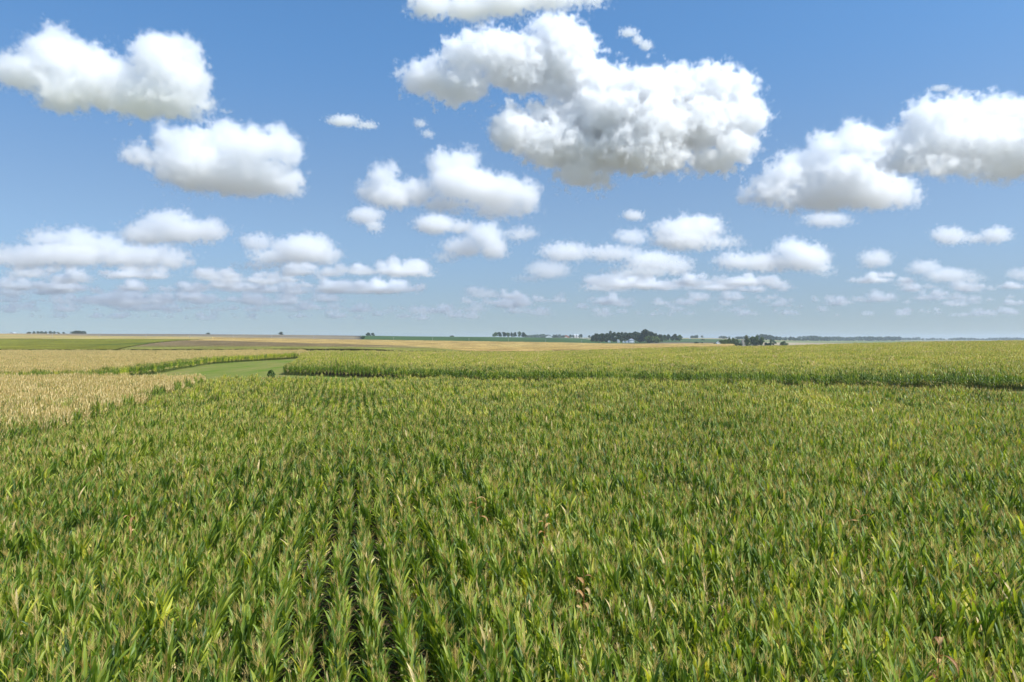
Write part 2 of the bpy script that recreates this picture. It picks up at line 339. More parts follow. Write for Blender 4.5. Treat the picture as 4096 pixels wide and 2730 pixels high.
stand('fallow_field', 600.5, 742, 912, lambda p: np.interp(p, [600, 640, 655, 742], [995, 1145, 1295, 1325]), .2, lambda px, d, x: mixc(GRYC, SOY, sst(655, 640, px)), 60, 30, M_crop2, .1)
stand('stubble_field', 560, 745, 2160, 2700, .3, lambda px, d, x: mixc((.20, .22, .10), TANC, sst(2350, 2500, d)), 50, 30, M_crop2, .1)
stand('stubble_field', 745.5, 900, 1000, 2200, .3, lambda px, d, x: mixc((.36, .29, .19), (.17, .20, .09), sst(1500, 1650, d)), 60, 40, M_crop2, .1)
stand('hay_field', 745.5, 1300, 2205, 4300, .3, lambda px, d, x: mixc((.15, .19, .08), TANC, sst(.5, .7, fbm(x / 300, d / 150))), 60, 40, M_crop2, .1)
stand('hay_field', -380, 559, 2000, 4300, .3, lambda px, d, x: mixc((.30, .26, .12), (.15, .19, .08), fbm(x / 300, d / 150)), 60, 40, M_crop2, .1)

# ------------------------------------------------------------------ corn plants
def leaf_mb(Ln=.8, w=.085, a0=.5, a1=1.9, twist=.6, side=.15, segs=7, cross=2, mat_=0, fold=.35, lv=0.0):
    """blade growing from the origin towards +x, rising and arching over; a0, a1 are angles from the vertical at base and tip"""
    V = []; UV = []; p = np.zeros(3); yaw = 0
    for i in range(segs + 1):
        t = i / segs; a = a0 + (a1 - a0) * t ** 1.6; tan = np.array([math.sin(a) * math.cos(yaw), math.sin(a) * math.sin(yaw), math.cos(a)])
        if i: p = p + tan * Ln / segs
        yaw += side / segs
        wd = w * min(1, .45 + 2.2 * t) * (1 - t ** 2.2) ** .8 * .5 + .0015
        s = np.cross(tan, (0, 0, 1)); s /= np.linalg.norm(s) + 1e-9; nn = np.cross(s, tan)
        tw = twist * (t - .2) + .25 * math.sin(t * 9 + Ln * 20); s2 = s * math.cos(tw) + nn * math.sin(tw); n2 = np.cross(s2, tan)
        if cross == 2:
            for k, c in ((-1, 0), (0, .5), (1, 1)): V.append(p + s2 * wd * k + n2 * fold * wd * (abs(k) - .5)); UV.append((c, t))
        else:
            for k, c in ((-1, 0), (1, 1)): V.append(p + s2 * wd * k); UV.append((c * .3 if segs < 4 else c, t))
    c1 = cross + 1
    Fc = [(i * c1 + k, i * c1 + k + 1, (i + 1) * c1 + k + 1, (i + 1) * c1 + k) for i in range(segs) for k in range(cross)]
    m = MB(); m.add(V, Fc, mat_, UV, lv); return m
def tassel_mb(r, nb=9, segs=3, thin=1.0, lv=0.0, h=.40):
    m = MB()
    def spike(base, az, a0, a1, ln, wd):
        P = []; p = np.array(base, float)
        for i in range(segs + 1):
            t = i / segs; a = a0 + (a1 - a0) * t; P.append(p.copy()); p = p + np.array([math.sin(a) * math.cos(az), math.sin(a) * math.sin(az), math.cos(a)]) * ln / segs
        V = []; 
        for i, q in enumerate(P):
            ww = wd * (1 - .6 * (i / segs)) ; V += [q + np.array([ww, 0, 0]), q + np.array([-ww * .5, ww * .87, 0]), q + np.array([-ww * .5, -ww * .87, 0])]
        Fc = [(3 * i + k, 3 * i + (k + 1) % 3, 3 * i + 3 + (k + 1) % 3, 3 * i + 3 + k) for i in range(segs) for k in range(3)]
        m.add(V, Fc, 5, lv=lv)
    spike((0, 0, 0), 0, .02, r.uniform(.05, .3), h * 1.15, .0075 * thin)
    for k in range(nb):
        spike((0, 0, .02 + .012 * k), r.uniform(0, 6.28), r.uniform(.25, .55), r.uniform(.5, 1.3), r.uniform(.16, .27), .0055 * thin)
    return m
def plant_parts(r, lm=0, low=False, green_frac=0.0, dead=False):
    """list of (name, MB, matrix) for one plant about 2.5 m tall"""
    parts = []; H = r.uniform(1.95, 2.12); az0 = r.uniform(-.5, .5) + math.pi / 2 - RA * 0
    m = MB(); pts = [(0, 0, 0), (.01, 0, H * .5), (r.uniform(-.03, .03), r.uniform(-.03, .03), H), (r.uniform(-.04, .04), r.uniform(-.04, .04), H + .22)]
    m.tube(pts, [.015, .013, .008, .005], 5 if not low else 3, 4 if not dead else 3, r.random()); parts.append(('stalk', m, np.eye(4)))
    nl = 12 if not low else 7; z0 = .35 if not low else .75
    for i in range(nl):
        t = i / (nl - 1); z = z0 + (H - .02 - z0) * t; up = t
        Ln = r.uniform(.72, .98) * (1 - .22 * max(0, t - .62) / .38); a0 = r.uniform(.34, .56) * (1 - .45 * up); a1 = r.uniform(.9, 2.3) * (1 - .62 * up)
        if dead: a0 = r.uniform(.5, 1.1); a1 = r.uniform(2.9, 3.3); Ln *= r.uniform(.45, .75)
        mt = lm
        if lm == 2: mt = 0 if r.random() < (.65 if t < .45 else green_frac) else 2
        elif lm != 3:
            if t < .25 and r.random() < .3: mt = 2
            elif r.random() < .03: mt = 1
            if r.random() < .004: mt = 3
        lf = leaf_mb(Ln, r.uniform(.07, .098) * (1.2 if low else 1.05), a0, a1, r.uniform(-1.2, 1.2), r.uniform(-.7, .7), 7 if not low else 4, 2 if not low else 1, mt, lv=r.random())
        parts.append(('leaf', lf, TM((0, 0, z), az0 + (i % 2) * math.pi + r.uniform(-.46, .46))))
    if not dead:
        parts.append(('tassel', tassel_mb(r, r.randint(6, 11) if not low else 6, 3 if not low else 2, 1.0 if not low else 1.5, r.random()), TM(pts[-1], r.uniform(0, 6))))
        if not low:
            e = MB(); e.tube([(0, 0, 0), (0, 0, .06), (0, 0, .15), (0, 0, .22)], [.012, .026, .022, .006], 6, 6, r.random())
            parts.append(('ear', e, TM((.02, .01, 1.15), az0, (0, .35))))
    return parts
def join_parts(parts):
    m = MB()
    for _, b, M in parts: m.merge(b, M)
    return m
src = bpy.data.collections.new('corn sources')
def src_obj(name, mb): o = bpy.data.objects.new(name, mb.mesh(name, CORN_MATS)); src.objects.link(o); return o
r = random.Random(3)
NV = 14
PROT = [plant_parts(r, 1 if k == 9 else 0) for k in range(NV)]                         # full green plants
DEADP = [plant_parts(r, 3, dead=True) for _ in range(2)]
TANP = [plant_parts(r, 2, green_frac=.30) for _ in range(8)]         # straw coloured
DKP = [plant_parts(r, 0) for _ in range(4)]
src_collections = {}
def coll(name, mbs):
    c = bpy.data.collections.new(name)
    for i, m in enumerate(mbs):
        o = bpy.data.objects.new('%s_%02d' % (name, i), m.mesh(name, CORN_MATS)); c.objects.link(o)
    return c
C_plants = coll('plants', [join_parts(p) for p in PROT + TANP + DEADP])   # 0-13 green, 14-21 tan, 22-23 dead
SEG = 2.4
def row_piece(r, lm, gf=.2, tas=1.0):
    m = MB(); k = 13
    pp = [plant_parts(r, lm, True, gf) for _ in range(5)]
    for i in range(k):
        p = r.choice(pp); s = r.uniform(.88, 1.08)
        off = TM((r.uniform(-.06, .06), (i + .5) / k * SEG - SEG / 2 + r.uniform(-.05, .05), 0), r.uniform(-.6, .6) + (math.pi if r.random() < .5 else 0), (r.uniform(-.05, .05), r.uniform(-.05, .05)), (s, s, s))
        q = [a for a in p if a[0] != 'tassel' or r.random() < tas]
        m.merge(join_parts(q), off, r.random())
    return m
C_rows = coll('rows', [row_piece(r, 0) for _ in range(6)] + [row_piece(r, 1) for _ in range(6)] + [row_piece(r, 2, .08) for _ in range(6)] + [row_piece(r, 2, .5) for _ in range(4)])
# 0-5 green, 6-11 yellow green, 12-17 straw, 18-21 straw with green

def instancer(name, pts, idx, rot, scl, col_):
    me = bpy.data.meshes.new(name); me.from_pydata(pts.tolist(), [], [])
    a = me.attributes.new('idx', 'INT', 'POINT'); a.data.foreach_set('value', idx.astype(np.int32))
    a = me.attributes.new('rot', 'FLOAT_VECTOR', 'POINT'); a.data.foreach_set('vector', rot.astype(np.float32).ravel())
    a = me.attributes.new('scl', 'FLOAT_VECTOR', 'POINT'); a.data.foreach_set('vector', scl.astype(np.float32).ravel())
    g = bpy.data.node_groups.new(name, 'GeometryNodeTree')
    g.interface.new_socket('Geometry', in_out='INPUT', socket_type='NodeSocketGeometry'); g.interface.new_socket('Geometry', in_out='OUTPUT', socket_type='NodeSocketGeometry')
    n = g.nodes; l = g.links; gi = n.new('NodeGroupInput'); go = n.new('NodeGroupOutput')
    ci = n.new('GeometryNodeCollectionInfo'); ci.inputs['Collection'].default_value = col_; ci.inputs['Separate Children'].default_value = True; ci.inputs['Reset Children'].default_value = True
    ip = n.new('GeometryNodeInstanceOnPoints'); ip.inputs['Pick Instance'].default_value = True
    def na(nm, ty):
        q = n.new('GeometryNodeInputNamedAttribute'); q.data_type = ty; q.inputs[0].default_value = nm; return q.outputs[0]
    l.new(gi.outputs[0], ip.inputs['Points']); l.new(ci.outputs[0], ip.inputs['Instance']); l.new(na('idx', 'INT'), ip.inputs['Instance Index'])
    e2r = n.new('FunctionNodeEulerToRotation'); l.new(na('rot', 'FLOAT_VECTOR'), e2r.inputs[0]); l.new(e2r.outputs[0], ip.inputs['Rotation'])
    l.new(na('scl', 'FLOAT_VECTOR'), ip.inputs['Scale']); l.new(ip.outputs[0], go.inputs[0])
    o = link(bpy.data.objects.new(name, me)); o.modifiers.new('scatter', 'NODES').node_group = g
    return o

# --- single plants, nearest 62 m
ROW, SP, YL = .76, .172, 62.0
ui = np.arange(-80, 120); vi_ = np.arange(8, 440)
U, V = np.meshgrid(ui * ROW, vi_ * SP, indexing='ij')
U = U + rng.normal(0, .03, U.shape) + .35 * (vnoise(V / 12, U / 14) - .5); V = V + rng.normal(0, .05, V.shape)
PX = U * ru[0] + V * rd[0]; PY = U * ru[1] + V * rd[1]
keep = (PY > 9.5) & (PY < YL) & (np.abs(PX) < .72 * PY + 3) & (rng.random(PX.shape) > .05) & (vnoise(U / 1.1 + 7, V / 2.2) < .84)
kn = keep & pip(PX, PY, NEAR); kt = keep & pip(PX, PY, TAN1)
def fields(kk): return PX[kk], PY[kk]
def hn(x, y):
    u_ = x * ru[0] + y * ru[1]; v_ = x * rd[0] + y * rd[1]; row = np.round((u_ - .35 * (vnoise(v_ / 12, u_ / 14) - .5)) / ROW)
    return .90 + .22 * (fbm(x / 6 + 9, y / 6) - .5) + .20 * (vnoise(x / 1.7, y / 2.2) - .4) + .09 * (vnoise(row * 7.3 + 3, v_ / 30) - .5) * 1.8 - .16 * sst(.72, .9, vnoise(x / 3 + 50, y / 4))
# near field
x, y = fields(kn); n = len(x); z = ground(x, y) - .03
hs = hn(x, y) * rng.normal(1, .045, n)
idx = rng.integers(0, NV, n)
wear = fbm(x / 9 + 40, y / 9)
yl = (rng.random(n) < .03 + .08 * sst(-8, -25, x + y * .25)); idx[yl] = rng.integers(14, 22, yl.sum())
order = np.argsort(y + 0.0 * np.abs(x)); vis = order[(y[order] > 12.2) & (np.abs(x[order]) < .70 * y[order])][:292]
single = np.zeros(n, bool); single[vis] = True
rot = np.stack([rng.normal(0, .068, n), rng.normal(0, .06, n), rng.normal(0, .46, n) + (rng.random(n) < .5) * math.pi + RA], -1)
scl = np.stack([hs * 1.08, hs * 1.08, hs], -1)
s = ~single
o = instancer('corn_plants', np.stack([x, y, z], -1)[s], idx[s], rot[s], scl[s], C_plants)
tag(o, 'green tasselled corn plants filling the near field behind its front rows', 'corn', kind='stuff')
NX = (x, y, z, idx, rot, scl)
# tan field, near part
xt, yt = fields(kt); nn_ = len(xt); dist = (L1(yt) - xt)
greeny = np.clip(1 - (dist - 1.2) / 2.2, 0, 1) * .85 + .42 * sst(85, 35, yt)
it = np.where(rng.random(nn_) < greeny, rng.integers(0, NV, nn_), rng.integers(14, 22, nn_))
h2 = hn(xt, yt) * rng.normal(1, .05, nn_)
rt = np.stack([rng.normal(0, .08, nn_), rng.normal(0, .08, nn_), rng.normal(0, .55, nn_) + (rng.random(nn_) < .5) * math.pi + RA], -1)
o1 = instancer('straw_corn_plants', np.stack([xt, yt, ground(xt, yt) - .03], -1), it, rt, np.stack([h2 * .9, h2 * .9, h2], -1), C_plants)
tag(o1, 'ripened straw coloured corn plants at the near left of the field', 'corn', kind='stuff')

# --- row pieces from 62 m to 390 m
U, V = np.meshgrid(np.arange(-460, 560) * ROW, np.arange(10, 190) * SEG, indexing='ij')
U = U + .35 * (vnoise(V / 12, U / 14) - .5) + rng.normal(0, .03, U.shape)
PX = U * ru[0] + V * rd[0]; PY = U * ru[1] + V * rd[1]
keep = (PY > YL) & (PY < 395) & (np.abs(PX) < .735 * PY + 4)
def rows(name, poly, pick, label, hscale=1.0, extra=None):
    k = keep & pip(PX, PY, poly); x = PX[k]; y = PY[k]; n = len(x)
    if extra is not None:
        kk = extra(x, y); x = x[kk]; y = y[kk]; n = len(x)
    i = pick(x, y, n); hh = hscale * hn(x, y) * rng.normal(1, .025, n) * 1.0
    rot = np.stack([np.zeros(n), np.zeros(n), RA + (rng.random(n) < .5) * math.pi], -1)
    o = instancer(name, np.stack([x, y, ground(x, y) - .03], -1), i, rot, np.stack([np.ones(n) * (.84 if 'straw' in name else 1.05), np.ones(n) * 1.02, hh], -1), C_rows)
    print(name, n); return tag(o, label, 'corn', kind='stuff')
pk = lambda p, a, b: np.where(rng.random(len(p)) < p, rng.integers(a, a + 6, len(p)), rng.integers(b, b + 6, len(p)))
rows('corn_rows', NEAR, lambda x, y, n: pk(.22 + .5 * sst(62, 120, y) * fbm(x / 15, y / 15), 6, 0), 'tasselled green corn rows in the middle of the near field')
def pick2(x, y, n):
    t = sst(0, 1, (y - np.interp(x, [-60, 0, 62, 100], [172, 137, 96, 78])) / 60)
    yel = .02 + .35 * sst(.03, .2, t) + .63 * t * (.6 + .8 * fbm(x / 25, y / 40))
    i = pk(yel, 6, 0); s = rng.random(n) < .10 * t + .20 * sst(290, 345, y); i[s] = rng.integers(18, 22, s.sum()); return i
rows('corn_rows', SEC, pick2, 'yellowing green corn rows of the second field beyond the grass strip')
def pick3(x, y, n):
    g = np.clip(1 - (L1(y) - 1.1 - x) / 2.2, 0, 1) * .8
    i = rng.integers(12, 18, n); s = rng.random(n) < .6 * sst(118, 60, y); i[s] = rng.integers(18, 22, s.sum()); s = rng.random(n) < g; i[s] = rng.integers(0, 6, s.sum()); return i
rows('straw_corn_rows', TAN1, pick3, 'ripened straw coloured corn rows left of the green field')
def fdist(x, y):
    P = [(-150, 122), (-105, 134), (-82, 150), (-84, 175), (-90, 205), (-97, 240), (-96, 262), (-88, 290), (-86, 303)]
    d = np.full(x.shape, 1e9)
    for (ax, ay), (bx, by) in zip(P[:-1], P[1:]):
        t = np.clip(((x - ax) * (bx - ax) + (y - ay) * (by - ay)) / ((bx - ax) ** 2 + (by - ay) ** 2), 0, 1)
        d = np.minimum(d, np.hypot(x - ax - t * (bx - ax), y - ay - t * (by - ay)))
    return d
def pick4(x, y, n):
    d = fdist(x, y); i = rng.integers(12, 18, n); e = (d < 4.0) & (x > -125)
    i[e] = np.where(rng.random(e.sum()) < .75 - .5 * sst(230, 262, y[e]), rng.integers(0, 6, e.sum()), rng.integers(6, 12, e.sum())); return i
rows('straw_corn_rows', TAN2, pick4, 'ripened straw coloured corn rows beyond the grass waterway')

# --- the front plants, each a thing of its own with leaves, stalk and tassel
LEAFMESH = []
def proto_meshes(parts): return [(nm, mb.mesh(nm, CORN_MATS), Matrix(M.tolist())) for nm, mb, M in parts]
PM = {i: proto_meshes(p) for i, p in enumerate(PROT + TANP + DEADP)}
GRP = 'green corn plants of the front rows'
def put_plant(x, y, z, i, rot, scl, label, group, name='corn_plant'):
    root = bpy.data.objects.new(name, None); root.empty_display_size = .1; sc.collection.objects.link(root)
    root.location = (x, y, z); root.rotation_euler = rot; root.scale = scl
    for nm, me, M in PM[i]:
        c = bpy.data.objects.new(nm, me); sc.collection.objects.link(c); c.parent = root; c.matrix_local = M
    return tag(root, label, 'corn plant', group)
x, y, z, idx, rot, scl = NX
ORD = 'first second third fourth fifth sixth seventh eighth ninth tenth eleventh twelfth thirteenth fourteenth fifteenth sixteenth seventeenth eighteenth nineteenth twentieth'.split()
_dry = sorted([j for j in vis if idx[j] >= 14], key=lambda j: x[j] / y[j])
ordn = lambda j: ORD[min(_dry.index(j), 19)]
for j in vis:
    i = int(idx[j])
    if i >= 14: put_plant(x[j], y[j], z[j], i, rot[j], scl[j], 'straw coloured corn plant drying among the green front rows, ' + ordn(j) + ' such plant from the left', 'drying plants of the front rows')
    else: put_plant(x[j], y[j], z[j], i, rot[j], scl[j], 'green corn plant with a tan tassel in the frontmost rows along the bottom edge', GRP)
# the few withered brown plants standing out of the green
for k, (px, py, lab) in enumerate([(127, 528, 'withered corn plant with a bleached hanging leaf at the left, above the front rows'),
        (583, 590, 'withered brown corn plant just right of the middle near the bottom'),
        (475, 512, 'rust brown corn plant left of the middle amid the green field'),
        (540, 530, 'rust brown drooping corn plant right of the middle of the green field'),
        (865, 528, 'reddish brown bent corn plant at the right among green plants'),
        (990, 590, 'reddish withered corn plant close to the right edge'),
        (930, 660, 'brown curled corn plant at the lower right corner area')]):
    d = 6.6 * F / (py - H0); X_ = (px - 512) / F * d; zz = float(ground(X_, d))
    put_plant(X_, d, zz, 22 + k % 2, (.05, .08 * (-1) ** k, k), (1.15, 1.15, 1.17), lab, None, 'withered_corn_plant')

# ------------------------------------------------------------------ trees
def treemat(name, a, b):
    m = bpy.data.materials.new(name); m.use_nodes = True; n = m.node_tree.nodes; l = m.node_tree.links; p = n['Principled BSDF']
    p.inputs['Roughness'].default_value = .7; p.inputs['Specular IOR Level'].default_value = .2
    at = n.new('ShaderNodeAttribute'); at.attribute_name = 'lv'; cr = n.new('ShaderNodeValToRGB'); cr.color_ramp.elements[0].color = (*a, 1); cr.color_ramp.elements[1].color = (*b, 1)
    l.new(at.outputs['Fac'], cr.inputs[0]); l.new(cr.outputs[0], p.inputs['Base Color']); return m
M_tree = treemat('dark foliage', (.024, .046, .016), (.055, .088, .028))
M_tree2 = treemat('mid foliage', (.06, .105, .022), (.14, .19, .04))
M_tree3 = treemat('yellowing foliage', (.08, .10, .02), (.17, .16, .03))
M_bark = mat('bark', (.09, .07, .05)); M_dead = mat('bleached bark', (.42, .37, .30))
def tree(name, label, px, d, h, wd, m=M_tree, bare=.18, dens=1.0, group=None, seed=0, dz=0.0, dead=False, cone=False, parent=None):
    r = random.Random(seed * 77 + int(px * 10)); g = np.random.default_rng(seed * 13 + int(px * 10))
    root = bpy.data.objects.new(name, None); link(root); root.location = W3(px, d, dz); tag(root, label, 'bush' if 'bush' in name else 'tree', group)
    t = MB(); R0 = h * .022; top = h * (.55 if not dead else .95)
    t.tube([(0, 0, -.3), (R0 * .5, 0, h * .15), (0, R0, h * .35), (R0, 0, top)], [R0 * 1.5, R0, R0 * .8, R0 * .3], 6)
    for k in range(7 if not dead else 14):
        a = r.uniform(0, 6.28); z0 = h * r.uniform(.15, .5); q = wd * .42 * r.uniform(.5, 1)
        t.tube([(0, 0, z0), (math.cos(a) * q * .5, math.sin(a) * q * .5, z0 + h * .13), (math.cos(a) * q, math.sin(a) * q, z0 + h * r.uniform(.2, .42))], [R0 * .6, R0 * .4, R0 * .15], 4)
    t.obj('trunk', [M_dead if dead else M_bark], root)
    if dead: return root
    lobes = []
    for k in range(11):
        a = r.uniform(0, 6.28); q = wd * .5 * r.uniform(.2, .85); zz = h * (bare + (1 - bare) * (.18 + .62 * k / 10)); shrink = 1 - .55 * max(0, (zz / h - .6) / .4)
        if cone: shrink = max(.1, 1.15 - zz / h)
        lobes.append((math.cos(a) * q * shrink, math.sin(a) * q * shrink, zz, wd * r.uniform(.22, .32) * shrink, h * r.uniform(.13, .20)))
    lobes.append((0, 0, h * .84, wd * .2 * (.3 if cone else 1), h * .15))
    nf = int(1500 * dens); per = nf // len(lobes); V = []; lv = []
    for (cx, cy_, cz, rx, rz) in lobes:
        q = g.normal(size=(per, 3)); q /= np.linalg.norm(q, axis=1)[:, None]; q *= (g.random((per, 1)) ** .33)
        c = np.array([cx, cy_, cz]) + q * [rx, rx, rz]; s = max(.25, wd * .045) * g.uniform(.5, 1.2, (per, 1))
        for cc, ss in zip(c, s[:, 0]):
            a = g.normal(size=3); a /= np.linalg.norm(a); b = np.cross(a, g.normal(size=3)); b /= np.linalg.norm(b)
            V += [cc - a * ss - b * ss * .6, cc + a * ss - b * ss * .7, cc + a * ss * .8 + b * ss, cc - a * ss + b * ss * .6]
            lv += [float(np.clip(g.normal(.5, .25), 0, 1))] * 4
    mb = MB(); mb.add(V, [(4 * i, 4 * i + 1, 4 * i + 2, 4 * i + 3) for i in range(len(V) // 4)]); mb.lv = [np.array(lv)]
    mb.obj('crown', [m], root); return root
FG = 'trees round the white farmhouse'
D = 1250
k_ = D / F
# farm grove: px, depth, height px, width px
for i, (px, dd, hp, wp, cone) in enumerate([(592.5, 1270, 6.3, 4.5, 1), (597, 1290, 8.6, 7, 0), (602, 1260, 9.3, 7.5, 0), (607, 1300, 9.3, 7, 0), (610.5, 1330, 11.8, 3.8, 0), (614, 1270, 10.8, 6.5, 0),
      (618.5, 1290, 10.6, 6.5, 0), (622, 1320, 10.8, 5.5, 0), (626, 1330, 10.2, 7, 0), (630, 1290, 10.4, 7, 0), (635, 1330, 11.2, 7.5, 0), (640, 1310, 10, 7, 0),
      (645, 1290, 13.6, 10.5, 0), (650.5, 1270, 11.8, 8.5, 0), (655.5, 1280, 9.8, 6.5, 0), (659.5, 1300, 8.6, 5.5, 0), (649.5, 1215, 7.4, 9, 0), (655.5, 1220, 7.0, 7.5, 0)]):
    names = ['pointed conifer at the left end of the farm grove', 'rounded dark tree second from the left of the farm grove', 'broad dark tree left of the slender tall tree at the farm',
             'dark tree just left of the slender tall tree at the farm', 'slender tall dark tree rising out of the left farm grove', 'dark tree right of the slender tall tree at the farm',
             'dark tree in front of the gap in the farm grove', 'narrow dark tree right of the gap in the farm grove', 'dark tree left of the farm grove middle', 'dark tree in the middle of the farm grove',
             'dark rounded tree behind the low wing of the farmhouse', 'dark tree behind the roof of the white farmhouse', 'tallest dark tree directly behind the white farmhouse',
             'tall spreading tree just right of the tallest farm tree', 'lower tree near the right end of the farm grove', 'small loose tree at the right end of the farm grove',
             'mid green rounded tree right beside the white farmhouse', 'mid green rounded tree right of the farmhouse, away from it']
    tree('conifer_tree' if cone else 'tree', names[i], px, dd, hp * dd / F, wp * 1.25 * dd / F, M_tree2 if i > 15 else M_tree, .06, 1.1, FG, i, cone=bool(cone))
for i, (px, hp, wp) in enumerate([(664.5, 6.3, 7), (668.5, 6.6, 6.5), (672, 4.8, 4.5), (675, 7.1, 6.5), (679.5, 6.0, 6.5)]):
    tree('tree', ['leftmost broad tree of the clump right of the farmhouse grove', 'second broad tree of the clump right of the farm grove', 'lowest tree of the clump right of the farm grove',
         'tallest tree of the clump right of the farm grove', 'rightmost tree of the clump right of the farm grove'][i], px, 1500, hp * 2 + 1.5, wp * 2, M_tree if i % 2 else M_tree2, .15, 1, 'clump of trees right of the farm', 40 + i)
for i, (px, hp, wp) in enumerate([(495.5, 4.0, 5), (499.5, 4.3, 4.5), (504, 4.4, 5), (508, 4.1, 4), (511.5, 4.3, 3.5), (515, 4.3, 4), (519.5, 5.3, 4), (523.5, 4.6, 5)]):
    tree('tree', ['first', 'second', 'third', 'fourth', 'fifth', 'sixth', 'seventh and tallest', 'eighth and last'][i] + ' tree from the left in the row on the soybean ridge',
         px, 1830, hp * 2.44 + 2.5, wp * 2.6, M_tree if i % 3 else M_tree2, .1, .8, 'row of trees on the soybean ridge', 60 + i)
tree('tree', 'lone small tree on the skyline above the grey field', 281, 1790, 7.5, 12.5, M_tree, .05, .8, None, 80)
tree('tree', 'left tree of the pair where grey and soybean fields meet', 368, 1800, 8.3, 13, M_tree, .05, .8, 'pair of trees at the field corner', 81)
tree('tree', 'right tree of the pair where grey and soybean fields meet', 373, 1820, 7.8, 11, M_tree, .05, .8, 'pair of trees at the field corner', 82)
tree('bush', 'dark bush on the bank between grey and soybean fields', 363, 1050, 4.5, 7, M_tree, .0, .6, None, 83)
tree('bush', 'low bush on the skyline left of the ridge trees', 452, 1850, 3.5, 11, M_tree, .0, .6, None, 84)
tree('bush', 'low dark bush on the skyline at the upper left field', 208, 1800, 4.5, 9, M_tree, .0, .5, None, 85)
for i, (px, hp, wp) in enumerate([(29, 1.1, 3.5), (34, 1.7, 3.5), (38, 1.8, 3), (42, 1.7, 4), (46, 1.7, 3), (50.5, 2.1, 3), (54, 1.6, 3), (58, .9, 3), (63.5, 1.0, 3)]):
    tree('tree', ['smallest left', 'second', 'third', 'fourth', 'fifth', 'pointed sixth', 'seventh', 'low eighth', 'separate ninth'][i] + ' tree of the far left skyline row', px, 1900, hp * 2.5 + 3.5, wp * 2.9, M_tree, .0, .5, 'row of trees on the left skyline', 90 + i)
for i, (px, hp, wp) in enumerate([(73.5, 1.8, 5.5), (76.5, 2.6, 5.5), (80, 2.6, 5), (83, 2.3, 5)]):
    tree('tree', ['left edge', 'centre left', 'centre right', 'right edge'][i] + ' tree of the mound of trees on the left skyline', px, 1900, hp * 2.5 + 3, wp * 2.9, M_tree, .0, .6, 'mound of trees on the left skyline', 110 + i)
RG = 'grove behind the crest of the green field'
for i, (px, dd, hp, wp, m, b) in enumerate([(721.5, 860, 5.6, 5.5, M_tree2, 0), (725.5, 850, 6.3, 6, M_tree2, 0), (729.5, 870, 7.2, 6, M_tree2, 0), (733, 860, 7.8, 6, M_tree2, 0), (736.3, 850, 6.6, 5, M_tree2, 0),
      (747, 880, 10.4, 5.5, M_tree3, .1), (748, 850, 6.2, 5.5, M_tree2, 0), (752.5, 870, 9.4, 6.5, M_tree2, 0), (757, 860, 9.9, 7, M_tree2, 0), (761.5, 850, 8.8, 6.5, M_tree2, .05)]):
    tree('tree', ['low green tree at the left end of the crest grove', 'second green tree from the left in the crest grove', 'third green tree with a yellowish top in the crest grove',
        'fourth rounded green tree in the crest grove', 'low tree left of the bleached dead tree', 'yellowing tall tree right of the bleached dead tree', 'short tree under the yellowing one in the crest grove',
        'bright green broad tree in the right half of the crest grove', 'tallest green tree of the right half of the crest grove', 'green tree at the right end of the crest grove'][i],
        px, dd, (hp + .8) * dd / F, wp * dd / F, m, b, 1.1, RG, 120 + i)
tree('dead_tree', 'bleached leafless tree standing in the middle of the crest grove', 742.3, 840, 11.3, 5.0, dead=True, seed=140)
for i, (px, dd, h, w, lab) in enumerate([(696.5, 1000, 3.6, 6.5, 'left bush of the two on the brown field'), (702, 1010, 2.8, 4.5, 'right bush of the two on the brown field'),
      (715, 860, 3.6, 5.5, 'low bush beside the small white shed'), (740.5, 840, 3.4, 4.6, 'low bush at the foot of the bleached tree'), (766, 840, 4.6, 5.4, 'dark round bush right of the crest grove'),
      (769.5, 870, 4.2, 4, 'low bush right of the dark round bush'), (771, 1000, 8.5, 3.5, 'thin sapling right of the crest grove'), (774, 1000, 7, 6, 'pale bush beside the thin sapling'),
      (784, 900, 6.0, 8.5, 'wide olive bush on the crest, rightmost of the bushes'), (703, 1750, 3, 8, 'dark bush in the middle of the soybean field'), (772.5, 2000, 5, 6, 'dark bush on the pale green slope')]):
    tree('bush', lab, px, dd, h, w, [M_tree, M_tree2][i in (6, 7, 8)], 0, .7, None, 150 + i)
tree('bush', 'small bush by the grass at the corner of the second field', 271, 160, 1.7, 1.5, M_tree2, 0, .35, None, 170)
# far woods, one mass each
def woods(name, label, bands, m):
    mb = MB(); g = np.random.default_rng(len(label)); V = []; lv = []
    for (p0, p1, dd, h0, h1, dens) in bands:
        nt_ = int((p1 - p0) * dens)
        for k in range(nt_):
            px = g.uniform(p0, p1); d = dd * g.uniform(.97, 1.03); h = g.uniform(h0, h1) * (.75 + .5 * float(vnoise(px / 9 + dd, dd * .1))); wd = h * g.uniform(.8, 1.4)
            X0 = np.array(W3(px, d)); c = X0 + [0, 0, h * .55]; n = 46
            q = g.normal(size=(n, 3)); q /= np.linalg.norm(q, axis=1)[:, None]; q *= g.random((n, 1)) ** .3
            for cc in c + q * [wd * .5, wd * .5, h * .5]:
                a = g.normal(size=3); a /= np.linalg.norm(a); b = np.cross(a, g.normal(size=3)); b /= np.linalg.norm(b); s = h * .11
                V += [cc - a * s - b * s, cc + a * s - b * s, cc + a * s + b * s, cc - a * s + b * s]; lv += [g.uniform(0, 1)] * 4
    mb.add(V, [(4 * i, 4 * i + 1, 4 * i + 2, 4 * i + 3) for i in range(len(V) // 4)]); mb.lv = [np.array(lv)]
    return tag(mb.obj(name, [m]), label, 'trees', kind='stuff')
woods('far_woods', 'long blue wooded belt on the skyline at the right', [(799, 900, 3500, 13, 18, 1.8), (870, 1060, 4600, 9, 15, 1.3), (1000, 1300, 5000, 12, 16, 1.2)], M_tree)
